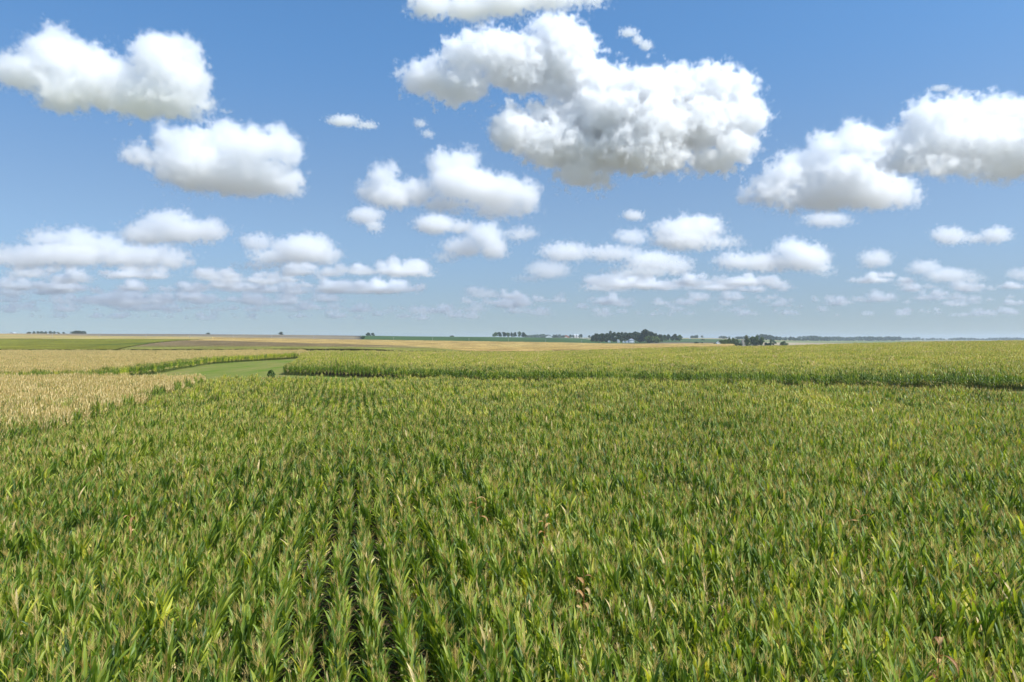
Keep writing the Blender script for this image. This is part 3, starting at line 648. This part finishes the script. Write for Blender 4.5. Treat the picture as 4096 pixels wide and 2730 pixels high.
woods('far_woods', 'grey green woods on the slope behind the crest grove', [(757, 772, 2450, 12, 17, 1.7), (770, 786, 2500, 10, 14, 1.5), (785, 806, 2600, 7, 11, 1.5), (808, 821, 2900, 13, 16, 1.8), (824.5, 829, 2950, 14, 16, 2), (736, 760, 2500, 7, 11, 1)], M_tree)
woods('far_woods', 'blue woods on the skyline between the ridge trees and the farm', [(525, 560, 3300, 10, 16, 1.6), (556, 562, 3300, 7, 9, 1)], M_tree)
woods('far_trees', 'tiny trees on the skyline left of the crest grove', [(691, 703, 2750, 8, 12, 1.3), (720, 730, 2750, 6, 9, 1)], M_tree)

# ------------------------------------------------------------------ farm buildings
M_white = mat('white painted boards', (.66, .68, .70), .6); M_roof = mat('grey blue roof', (.22, .25, .30), .6); M_glass = mat('window glass', (.03, .04, .05), .15, .5)
M_red = mat('rust red metal roof', (.30, .10, .06), .6); M_steel = mat('galvanised steel', (.50, .52, .54), .5)
def hip(mb, x0, x1, y0, y1, z, h, k, over=.4, mat_=0):
    x0 -= over; x1 += over; y0 -= over; y1 += over; m = (y0 + y1) / 2
    mb.add([(x0, y0, z), (x1, y0, z), (x1, y1, z), (x0, y1, z), (x0 + k, m, z + h), (x1 - k, m, z + h)], [(0, 1, 5, 4), (1, 2, 5), (2, 3, 4, 5), (3, 0, 4), (0, 3, 2, 1)], mat_)
def window(par, x, y, z, w=1.0, h=1.6, ax='y'):
    m = MB(); m.box(x - w / 2, x + w / 2, y - .08, y + .05, z, z + h); f = m.obj('window', [M_white], par)
    p = MB(); p.box(x - w / 2 + .1, x + w / 2 - .1, y - .12, y - .06, z + .1, z + h - .1); p.obj('pane', [M_glass], f)
hs_ = bpy.data.objects.new('farmhouse', None); link(hs_); hs_.location = W3(631.9, 1205); hs_.rotation_euler[2] = R(8)
tag(hs_, 'white two storey farmhouse with grey hip roof in front of dark trees', 'house')
m = MB(); m.box(-3.8, 3.8, 0, 7, -.5, 5.3); m.obj('wall', [M_white], hs_)
m = MB(); hip(m, -3.8, 3.8, 0, 7, 5.3, 2.2, 3.0); rf = m.obj('roof', [M_roof], hs_)
m = MB(); m.box(.4, 1.1, 3.1, 3.9, 7, 8.3); m.obj('chimney', [M_red], rf)
m = MB(); m.box(-9.4, -3.85, 1, 6, -.5, 2.6); m.obj('wing', [M_white], hs_)
m = MB(); hip(m, -9.4, -4.2, 1, 6, 2.6, 1.7, 2.2, .3); m.obj('wing_roof', [M_roof], hs_)
for (xx, zz) in ((-2.4, .8), (2.4, .8), (-2.4, 3.3), (0, 3.3), (2.4, 3.3)): window(hs_, xx, 0, zz)
for xx in (-8, -5.8): window(hs_, xx, 1, .8, 1, 1.2)
m = MB(); m.box(-.5, .5, -.1, .05, -.3, 2.1); m.obj('door', [M_glass], hs_)
def gable(name, label, cat, px, d, w, dp, h, rh, rm=M_white, wm=M_white, rz=0, group=None):
    o = bpy.data.objects.new(name, None); link(o); o.location = W3(px, d); o.rotation_euler[2] = rz; tag(o, label, cat, group)
    m = MB(); m.box(-w / 2, w / 2, 0, dp, -.5, h); m.add([(-w / 2, 0, h), (w / 2, 0, h), (0, 0, h + rh * .97)], [(0, 1, 2)]); m.obj('wall', [wm], o)
    m = MB(); ov = .4
    m.add([(-w / 2 - ov, -ov, h - .1), (0, -ov, h + rh), (0, dp + ov, h + rh), (-w / 2 - ov, dp + ov, h - .1), (w / 2 + ov, -ov, h - .1), (w / 2 + ov, dp + ov, h - .1)], [(0, 1, 2, 3), (1, 4, 5, 2)]); m.obj('roof', [rm], o)
    m = MB(); m.box(-w * .15, w * .15, -.1, .06, -.4, h * .75); m.obj('door', [M_steel], o); return o
gable('shed', 'small white gabled shed behind the crest left of the green grove', 'shed', 718.8, 845, 3.6, 5, 3.4, 1.8)
gable('shed', 'white shed left of the farmhouse wing under the trees', 'shed', 624.2, 1222, 4, 7, 2.2, 1.6)
gable('shed', 'narrow white shed gleaming in the gap of the farm grove', 'shed', 618.6, 1240, 3.5, 5, 4.6, 1.6)
gable('garage', 'white garage glimpsed between the dark trees under the slender tall tree', 'garage', 609.3, 1245, 4, 5, 2.8, 1.2)
gable('barn', 'white gabled barn on the far skyline between soybean ridge and farm', 'barn', 549, 2600, 22, 20, 3, 6, M_white, M_white)
gable('barn', 'long red roofed barn on the far skyline left of the round bins', 'barn', 566, 2620, 30, 20, 4, 6, M_red, M_red)
gable('barn', 'pale farm building on the skyline at the far left', 'barn', 11.5, 1900, 12, 10, 3, 2.2, M_steel, M_steel)
for i, px in enumerate((574.5, 577.2)):
    o = bpy.data.objects.new('grain_bin', None); link(o); o.location = W3(px, 2600); tag(o, ['left', 'right'][i] + ' round white grain bin of the pair on the skyline left of the farm', 'grain bin', 'pair of grain bins')
    m = MB(); m.tube([(0, 0, -.5), (0, 0, 9)], [5, 5], 14); m.obj('shell', [M_steel], o)
    m = MB(); m.tube([(0, 0, 9), (0, 0, 12)], [5.2, .4], 14); m.obj('roof', [M_white], o)
for i, (px, h, w) in enumerate(((570.5, 11, 13), (573, 10, 10), (581, 13, 16), (563, 9, 16), (556, 9, 12), (589.5, 9, 11))):
    tree('tree', ['tree between the red barn and the round bins', 'small tree left against the round grain bins', 'dome shaped tree right of the round grain bins', 'round tree right behind the red roofed barn',
        'small tree behind the white barn on the skyline', 'lone round tree between the bins and the farm grove'][i], px, 2560, h, w, M_tree, 0, .6, 'trees about the far barns', 180 + i)
# small white van on the far lane
v_ = bpy.data.objects.new('van', None); link(v_); v_.location = W3(690, 2152, .7); tag(v_, 'tiny white van on the lane between the far fields', 'van')
m = MB(); m.box(-2.6, 2.0, -.95, .95, .4, 2.1); m.box(2.0, 2.9, -.95, .95, .4, 1.3); m.obj('body', [M_white], v_)
m = MB(); m.box(1.2, 2.03, -.97, .97, 1.35, 1.9); m.obj('windscreen', [M_glass], v_)
for xx in (-1.7, 1.9):
    for yy in (-.9, .75): m = MB(); m.tube([(xx, yy, .38), (xx, yy + .2, .38)], [.38, .38], 10); m.obj('wheel', [M_glass], v_)
# power line along the road
M_pole = mat('weathered pole', (.42, .40, .36))
for i, px in enumerate([52.5, 99, 146, 190, 233, 271.5, 313.5, 357, 393.5, 432.5, 469, 508.3, 545.5, 581.5, 617.5]):
    d = 965; o = bpy.data.objects.new('utility_pole', None); link(o); o.location = W3(px, d); hh = 5.6
    tag(o, ORD[i] + ' utility pole from the left along the far road', 'pole', 'utility poles along the far road')
    m = MB(); m.tube([(0, 0, -.5), (0, 0, hh)], [.2, .15], 6); m.obj('post', [M_pole], o)
    m = MB(); m.box(-1.1, 1.1, -.08, .08, hh - .7, hh - .55); m.obj('crossarm', [M_pole], o)
M_road = mat('gravel road', (.42, .38, .30), noise=((.1, .1, .1), (.5, .46, .38)))
pl = [(575, 2100), (582, 1900), (588, 1750), (594, 1620), (600, 1500)]
rp = []
for px, d in pl:
    xx, yy, zz = W3(px, d, .75); rp += [(xx - 3, yy - 2, zz), (xx + 3, yy + 2, zz)]
m = MB(); m.add(rp, [(2 * i, 2 * i + 1, 2 * i + 3, 2 * i + 2) for i in range(len(pl) - 1)]); tag(m.obj('gravel_road', [M_road]), kind='structure')

# ------------------------------------------------------------------ clouds: closed bodies of scattering droplets, base about 1000 m up
CBASE = 1000.0; VS = 2353 / 1024
def cloud_group(blobs, lo, hi, res, vox, nz, m, seed, amp, edge_w):
    """blobs: ellipsoids (centre, radii) in local metres; the body is their soft union, eroded by billow and fractal noise"""
    g = bpy.data.node_groups.new('cloud body', 'GeometryNodeTree')
    g.interface.new_socket('Geometry', in_out='INPUT', socket_type='NodeSocketGeometry'); g.interface.new_socket('Geometry', in_out='OUTPUT', socket_type='NodeSocketGeometry')
    N = g.nodes; L = g.links; out = N.new('NodeGroupOutput'); pos = N.new('GeometryNodeInputPosition')
    def vmath(op, a, b=None, c=None):
        n = N.new('ShaderNodeVectorMath'); n.operation = op
        for k, q in enumerate((a, b, c)):
            if q is None: continue
            if isinstance(q, (tuple, list)): n.inputs[k].default_value = q
            elif isinstance(q, float): n.inputs['Scale'].default_value = q
            else: L.new(q, n.inputs[k])
        return n
    def fmath(op, a, b=None, c=None, clamp=False):
        n = N.new('ShaderNodeMath'); n.operation = op; n.use_clamp = clamp
        for k, q in enumerate((a, b, c)):
            if q is None: continue
            if isinstance(q, (int, float)): n.inputs[k].default_value = q
            else: L.new(q, n.inputs[k])
        return n.outputs[0]
    P = vmath('ADD', pos.outputs[0], (seed * 3717.0, seed * 911.0, 0)).outputs[0]
    w = N.new('ShaderNodeTexNoise'); w.inputs['Scale'].default_value = 1 / nz; w.inputs['Detail'].default_value = 3; L.new(P, w.inputs['Vector'])
    wc = vmath('SUBTRACT', w.outputs['Color'], (.5, .5, .5)).outputs[0]
    wp = vmath('MULTIPLY_ADD', wc, (nz * .9,) * 3, pos.outputs[0]).outputs[0]
    cur = None
    for c, r in blobs:
        a = vmath('MULTIPLY_ADD', wp, tuple(1 / q for q in r), tuple(-c[k] / r[k] for k in range(3))).outputs[0]
        l_ = vmath('LENGTH', a).outputs['Value']; e = fmath('MULTIPLY_ADD', l_, -min(r[0], r[2]), min(r[0], r[2]))   # about metres inside
        if cur is None: cur = e
        else: cur = fmath('SMOOTH_MAX', cur, e, nz * .30)
    vo = N.new('ShaderNodeTexVoronoi'); vo.feature = 'F1'; vo.inputs['Scale'].default_value = 1.25 / nz; vo.inputs['Detail'].default_value = 2.5; vo.inputs['Roughness'].default_value = .55; vo.normalize = True
    pw = vmath('MULTIPLY_ADD', wc, (nz * .5,) * 3, P).outputs[0]; L.new(pw, vo.inputs['Vector'])
    t = N.new('ShaderNodeTexNoise'); t.inputs['Scale'].default_value = 2.2 / nz; t.inputs['Detail'].default_value = 6; t.inputs['Roughness'].default_value = .6; L.new(P, t.inputs['Vector'])
    n1 = fmath('MULTIPLY_ADD', vo.outputs['Distance'], -amp[0] * nz, amp[0] * nz * .32)
    lf = N.new('ShaderNodeTexNoise'); lf.inputs['Scale'].default_value = .45 / nz; lf.inputs['Detail'].default_value = 1; L.new(P, lf.inputs['Vector'])
    rag = fmath('MULTIPLY_ADD', lf.outputs[0], 3.2, -.7)          # some rims crisp, others torn
    n2 = fmath('MULTIPLY', fmath('MULTIPLY_ADD', t.outputs[0], amp[1] * nz, -amp[1] * nz * .5), fmath('MAXIMUM', rag, .5))
    tot = fmath('ADD', fmath('ADD', cur, n1), n2)
    d = fmath('DIVIDE', tot, edge_w, clamp=True)
    d = fmath('MULTIPLY', d, fmath('MULTIPLY_ADD', d, .9, .1))
    vc = N.new('GeometryNodeVolumeCube'); L.new(d, vc.inputs['Density']); vc.inputs['Background'].default_value = 0
    vc.inputs['Min'].default_value = lo; vc.inputs['Max'].default_value = hi
    for q, r_ in zip('XYZ', res): vc.inputs['Resolution ' + q].default_value = r_
    sm = N.new('GeometryNodeSetMaterial'); sm.inputs['Material'].default_value = m; L.new(vc.outputs[0], sm.inputs[0]); L.new(sm.outputs[0], out.inputs[0])
    return g
def cloudmat(dens):
    m = bpy.data.materials.new('cloud droplets'); m.use_nodes = True; n = m.node_tree; n.nodes.clear()
    o = n.nodes.new('ShaderNodeOutputMaterial'); v = n.nodes.new('ShaderNodeVolumeScatter'); v.inputs['Color'].default_value = (1, 1, 1, 1)
    at = n.nodes.new('ShaderNodeAttribute'); at.attribute_name = 'density'; mu = n.nodes.new('ShaderNodeMath'); mu.operation = 'MULTIPLY'; mu.inputs[1].default_value = dens
    n.links.new(at.outputs['Fac'], mu.inputs[0]); n.links.new(mu.outputs[0], v.inputs['Density'])
    v.inputs['Anisotropy'].default_value = .42; n.links.new(v.outputs[0], o.inputs['Volume']); return m
CS = [0]; VOX = [0]
def make_cloud(blobs, label, soft=5.8, op=1.0, name='cloud', kind=None, cat='cloud', group=None, amp=(1.05, 2.3), edge=7.0, nzp=None, voxpx=1.15, parent=None, heads=3):
    CS[0] += 1; rr = random.Random(CS[0] * 5 + 1); byb = blobs if isinstance(blobs[0][0], (list, tuple)) else [blobs]
    el = []; el0 = []; ks = []; big = 1 if max(b[3] for b in byb[0]) > 22 else .35
    for bl in byb:
        yb = max(b[1] + b[3] for b in bl); D = (CBASE - CZ) / max(.02, (H0 - yb / VS) / F); mean = np.mean([min(b[2], b[3]) for b in bl])
        aug = []
        for (cx, cy_, rx, ry) in bl:          # cauliflower heads along the upper edge of each lobe
            for _ in range(heads):
                a_ = rr.uniform(.05, .95) * math.pi; q_ = min(rx, ry) * rr.uniform(.28, .5)
                aug.append((cx + math.cos(a_) * rx * .9, cy_ - math.sin(a_) * ry * .85, q_ * 1.15, q_))
        for (cx, cy_, rx, ry) in list(bl) + aug:
            rx = rx * 1.06 + 5 * big; ry = ry * 1.06 + 5 * big
            Dj = D * (1 + rr.uniform(-.35, .35) * min(rx, 80) / (F * VS)); k = Dj / F / VS
            el.append((np.array([(cx / VS - 512) / F * Dj, Dj, CZ + (H0 - cy_ / VS) / F * Dj]), np.array([rx * k, .5 * (min(rx, 2.2 * ry) + ry) * k, ry * k])))
        ks.append(D / F); el0 += el[-(len(bl) + len(aug)):len(el) - len(aug)]
    k = float(np.mean(ks)); C0 = np.array([c for c, _ in el]).mean(0)
    nz = (nzp or float(np.clip(np.mean([min(r[0], r[2]) for _, r in el0]) / k * .9, 1.3, 20))) * k; edge = min(edge, float(np.mean([min(r[0], r[2]) for _, r in el])) / k * .8)
    lo = np.min([c - r for c, r in el], 0) - C0 - nz * .75; hi = np.max([c + r for c, r in el], 0) - C0 + nz * .75
    vx = k * (voxpx if nz / k > 4 else .8); res = [int(np.clip((hi[i] - lo[i]) / (vx * (1, 1.7, 1)[i]), 12, 900)) for i in range(3)]; VOX[0] += res[0] * res[1] * res[2]
    me = bpy.data.volumes.new(name); o = link(bpy.data.objects.new(name, me), parent); o.location = C0
    m = cloudmat(op / (soft * k))
    o.modifiers.new('body', 'NODES').node_group = cloud_group([((c - C0).tolist(), r.tolist()) for c, r in el], lo.tolist(), hi.tolist(), res, vx, nz, m, CS[0], amp, edge * k)
    tag(o, label, cat, group, kind); return o
make_cloud([(60,165,65,38),(120,130,58,48),(180,160,65,55),(150,215,62,38),(250,190,70,55),(370,140,55,56),(420,145,45,46),(430,200,45,55),(330,220,80,45),(410,248,50,26),(465,243,30,14),(20,170,30,22)],
    'large white cloud high at the left with two rounded humps')
make_cloud([(325,358,38,25),(385,320,32,30),(440,330,55,35),(520,318,44,38),(570,340,66,40),(640,332,46,36),(668,350,30,30),(450,380,95,48),(560,400,105,45),(640,410,48,36),(672,432,24,22),(470,425,70,18)],
    'bright cloud below the two humped one with a flat grey base')
make_cloud([(990,180,62,34),(1060,130,45,40),(1120,115,60,38),(1275,88,52,44),(1300,130,56,55),(1200,150,90,55),(1060,200,60,34),(1330,190,85,46),(1400,200,65,34),(1480,215,74,50),(1560,215,78,50),(1640,200,55,38),(1690,205,38,44),
    (1700,270,55,46),(1600,285,105,55),(1480,290,105,55),(1690,340,50,32),(1640,368,55,24),(1270,272,56,32),(1400,262,95,56),(1330,292,80,42),(1180,300,52,42),(1280,330,85,46),(1380,350,85,38),(1330,395,50,26),(1375,415,26,13),(1520,368,65,26),(1450,340,95,46)],
    'largest cloud, spreading ragged across the top middle', soft=3.2, amp=(.95, 2.9))
make_cloud([(880,405,30,30),(860,440,38,26),(905,450,55,28),(960,440,48,26),(1015,380,30,34),(1060,372,38,26),(1060,420,76,38),(1140,440,78,34),(1212,450,28,36),(1150,475,75,22),(1020,470,60,18)],
    'lumpy cloud with two turrets under the largest cloud')
make_cloud([(840,495,42,20),(862,520,22,14)], 'small soft cloud at the lower left of the turreted cloud', op=.6, soft=3.2)
make_cloud([(1000,515,50,22),(1060,522,34,14)], 'small soft cloud beneath the turreted cloud', op=.7, soft=3.2)
make_cloud([(1115,540,40,26),(1065,568,50,20),(1135,570,32,24),(1025,590,30,8),(1195,537,42,13)], 'compact bright cloud low in the middle with a grey foot')
make_cloud([(1960,318,40,32),(1900,345,46,34),(1850,385,56,38),(1800,405,46,34),(1775,440,55,28),(1715,450,26,16),(1990,345,56,46),(2045,330,44,30),(1950,400,86,48),(1900,440,86,38),(2000,440,86,36),(2072,452,34,24),(1830,465,60,16)],
    'towering bright cloud at the right with heaped white tops')
make_cloud([(1900,505,60,17)], 'small flat cloud under the towering right cloud', op=.8)
make_cloud([(2130,270,50,38),(2200,258,64,30),(2290,262,58,34),(2370,270,60,40),(2150,320,76,46),(2260,330,100,56),(2370,340,80,56),(2080,375,66,22),(2180,385,86,20),(2310,385,90,26),(2080,345,46,26),(2440,320,60,70)],
    'big cloud cut by the right edge with a broad grey underside')
make_cloud([(990,12,45,26),(1080,18,66,24),(1160,5,66,28),(1250,-5,80,22),(1340,0,50,12)], 'ragged cloud cut by the top edge', op=.8, soft=3.6, amp=(1.0, 3.2))
make_cloud([(790,278,40,11),(845,288,24,7)], 'small wispy cloud alone left of the largest cloud', op=1.0, soft=3.5, amp=(1.0, 3.2))
make_cloud([(1445,75,22,9),(1465,92,12,10),(1485,105,16,10)], 'small wisp above the largest cloud', op=.9, soft=3.5, amp=(1.0, 3.2))
make_cloud([(965,285,14,9),(982,308,14,8)], 'faint wisp left under the largest cloud', op=.6, soft=3.5, amp=(1.0, 3.2))
make_cloud([(2160,203,24,6),(2190,212,14,5)], 'faint wisp above the right edge cloud', op=.6, soft=3.5, amp=(1.0, 3.2))
make_cloud([(1455,495,24,11)], 'tiny lone cloud between the big clouds and the low rows', op=.9, soft=3.5, amp=(1.0, 3.2))
LG = 'clouds of the low rows'
make_cloud([(400,530,110,24),(330,540,50,20),(480,530,42,22),(390,505,56,18)], 'broad low cloud at the left under the flat based cloud', group=LG, heads=6, amp=(1.2, 2.8))
make_cloud([(150,585,110,26),(180,552,50,24),(60,592,55,24),(310,588,110,24),(400,598,34,20),(110,550,40,20),(240,565,50,22)], 'long low cloud bank at the left', op=.85, group=LG, heads=6, amp=(1.2, 2.8))
make_cloud([(5,588,26,20)], 'small low cloud cut by the left edge', op=.8, group=LG, heads=6, amp=(1.2, 2.8))
make_cloud([(700,572,66,28),(640,590,60,16),(590,556,34,16),(745,588,34,18),(600,610,50,7)], 'rounded low cloud right of the long left bank', group=LG, heads=6, amp=(1.2, 2.8))
make_cloud([(1600,525,56,26),(1550,528,50,20),(1570,552,76,20),(1665,556,46,9)], 'low cloud right of the middle with a tapering right end', group=LG, heads=6, amp=(1.2, 2.8))
make_cloud([(1450,545,40,17),(1300,580,60,22),(1400,582,70,18),(1500,600,70,22),(1560,612,32,20),(1480,625,76,14)], 'wide low cloud bank right of the middle', op=.85, group=LG, heads=6, amp=(1.2, 2.8))
make_cloud([(1820,572,40,20),(1850,592,56,26),(1780,600,56,18),(1690,600,42,17),(1740,605,40,16),(1885,618,30,10)], 'low peaked cloud beneath the towering right cloud', group=LG, heads=6, amp=(1.2, 2.8))
make_cloud([(2180,542,38,18),(2240,548,40,10),(2290,540,32,18)], 'low dumbbell shaped cloud near the right edge', op=.85, group=LG, heads=6, amp=(1.2, 2.8))
make_cloud([(2012,595,36,20)], 'small round low cloud right of the peaked one', op=.8, group=LG, heads=6, amp=(1.2, 2.8))
make_cloud([(2125,615,38,16),(2180,632,62,16),(2235,640,28,9)], 'low cloud near the right edge over the faint rows', op=.65, group=LG, heads=6, amp=(1.2, 2.8))
make_cloud([(2345,630,30,13)], 'low faint cloud cut by the right edge', op=.5, group=LG, heads=6, amp=(1.2, 2.8))
make_cloud([(1260,620,55,20),(1220,640,40,8)], 'pale low cloud under the wide middle bank', op=.5, group=LG, heads=6, amp=(1.2, 2.8))
# the countless small ones towards the horizon
rr = random.Random(11); small = []
for (x0, x1, yc, dy, n, s_) in [(0, 760, 632, 10, 9, 30), (450, 700, 645, 12, 5, 30), (740, 1000, 628, 6, 5, 34), (760, 1010, 662, 6, 7, 36), (0, 780, 664, 8, 20, 38), (0, 760, 690, 7, 24, 30), (0, 1100, 710, 6, 26, 22), (0, 1100, 727, 4, 20, 16),
      (1030, 1300, 690, 12, 9, 26), (1370, 1600, 652, 10, 9, 38), (1640, 1800, 655, 14, 7, 34), (1940, 2100, 640, 10, 4, 34), (2060, 2353, 665, 12, 8, 26), (1850, 2353, 690, 10, 14, 24), (1300, 1850, 695, 12, 14, 22), (1100, 2353, 718, 7, 26, 16)]:
    for i in range(int(n * 1.9)):
        cx = rr.uniform(x0, x1); cy_ = yc + rr.uniform(-dy, dy); w = s_ * (.35 + 1.5 * rr.random() ** 1.7); h = w * rr.uniform(.17, .30) + 1.5
        small.append([(cx, cy_, w, h * .6)] + [(cx + rr.uniform(-.6, .6) * w, cy_ - h * rr.uniform(.3, 1.1), w * rr.uniform(.18, .4), h * rr.uniform(.5, .8)) for _ in range(4)])
BN = [(0, 655, 1.0, 'small pale clouds in rows low over the horizon, uppermost rows'), (655, 680, .9, 'small faint clouds in rows low over the horizon, second band'),
      (680, 702, .75, 'small faint clouds close over the horizon, third band'), (702, 800, .6, 'faintest tiny clouds just over the horizon')]
for lo, hi, op, lab in BN:
    e = bpy.data.objects.new('small_clouds', None); link(e); tag(e, lab, 'clouds', None, 'stuff')
    for b in small:
        if lo <= b[0][1] < hi:
            make_cloud(b, None, op=op * rr.uniform(.5, 1.2), soft=2.6, name='cloud', cat=None, parent=e, amp=(1.2, 2.8), edge=3.0, heads=1)
# ------------------------------------------------------------------ haze over the land
m = MB(); m.box(-6000, 6000, -300, 9000, -8, 48)
hz = m.obj('haze', []); tag(hz, kind='stuff')
hm = bpy.data.materials.new('haze'); hm.use_nodes = True; n = hm.node_tree; n.nodes.clear()
o = n.nodes.new('ShaderNodeOutputMaterial'); v = n.nodes.new('ShaderNodeVolumePrincipled'); v.inputs['Color'].default_value = (.78, .88, 1, 1)
v.inputs['Density'].default_value = 1.0e-4; v.inputs['Anisotropy'].default_value = .2; n.links.new(v.outputs[0], o.inputs['Volume'])
hz.data.materials.append(hm)
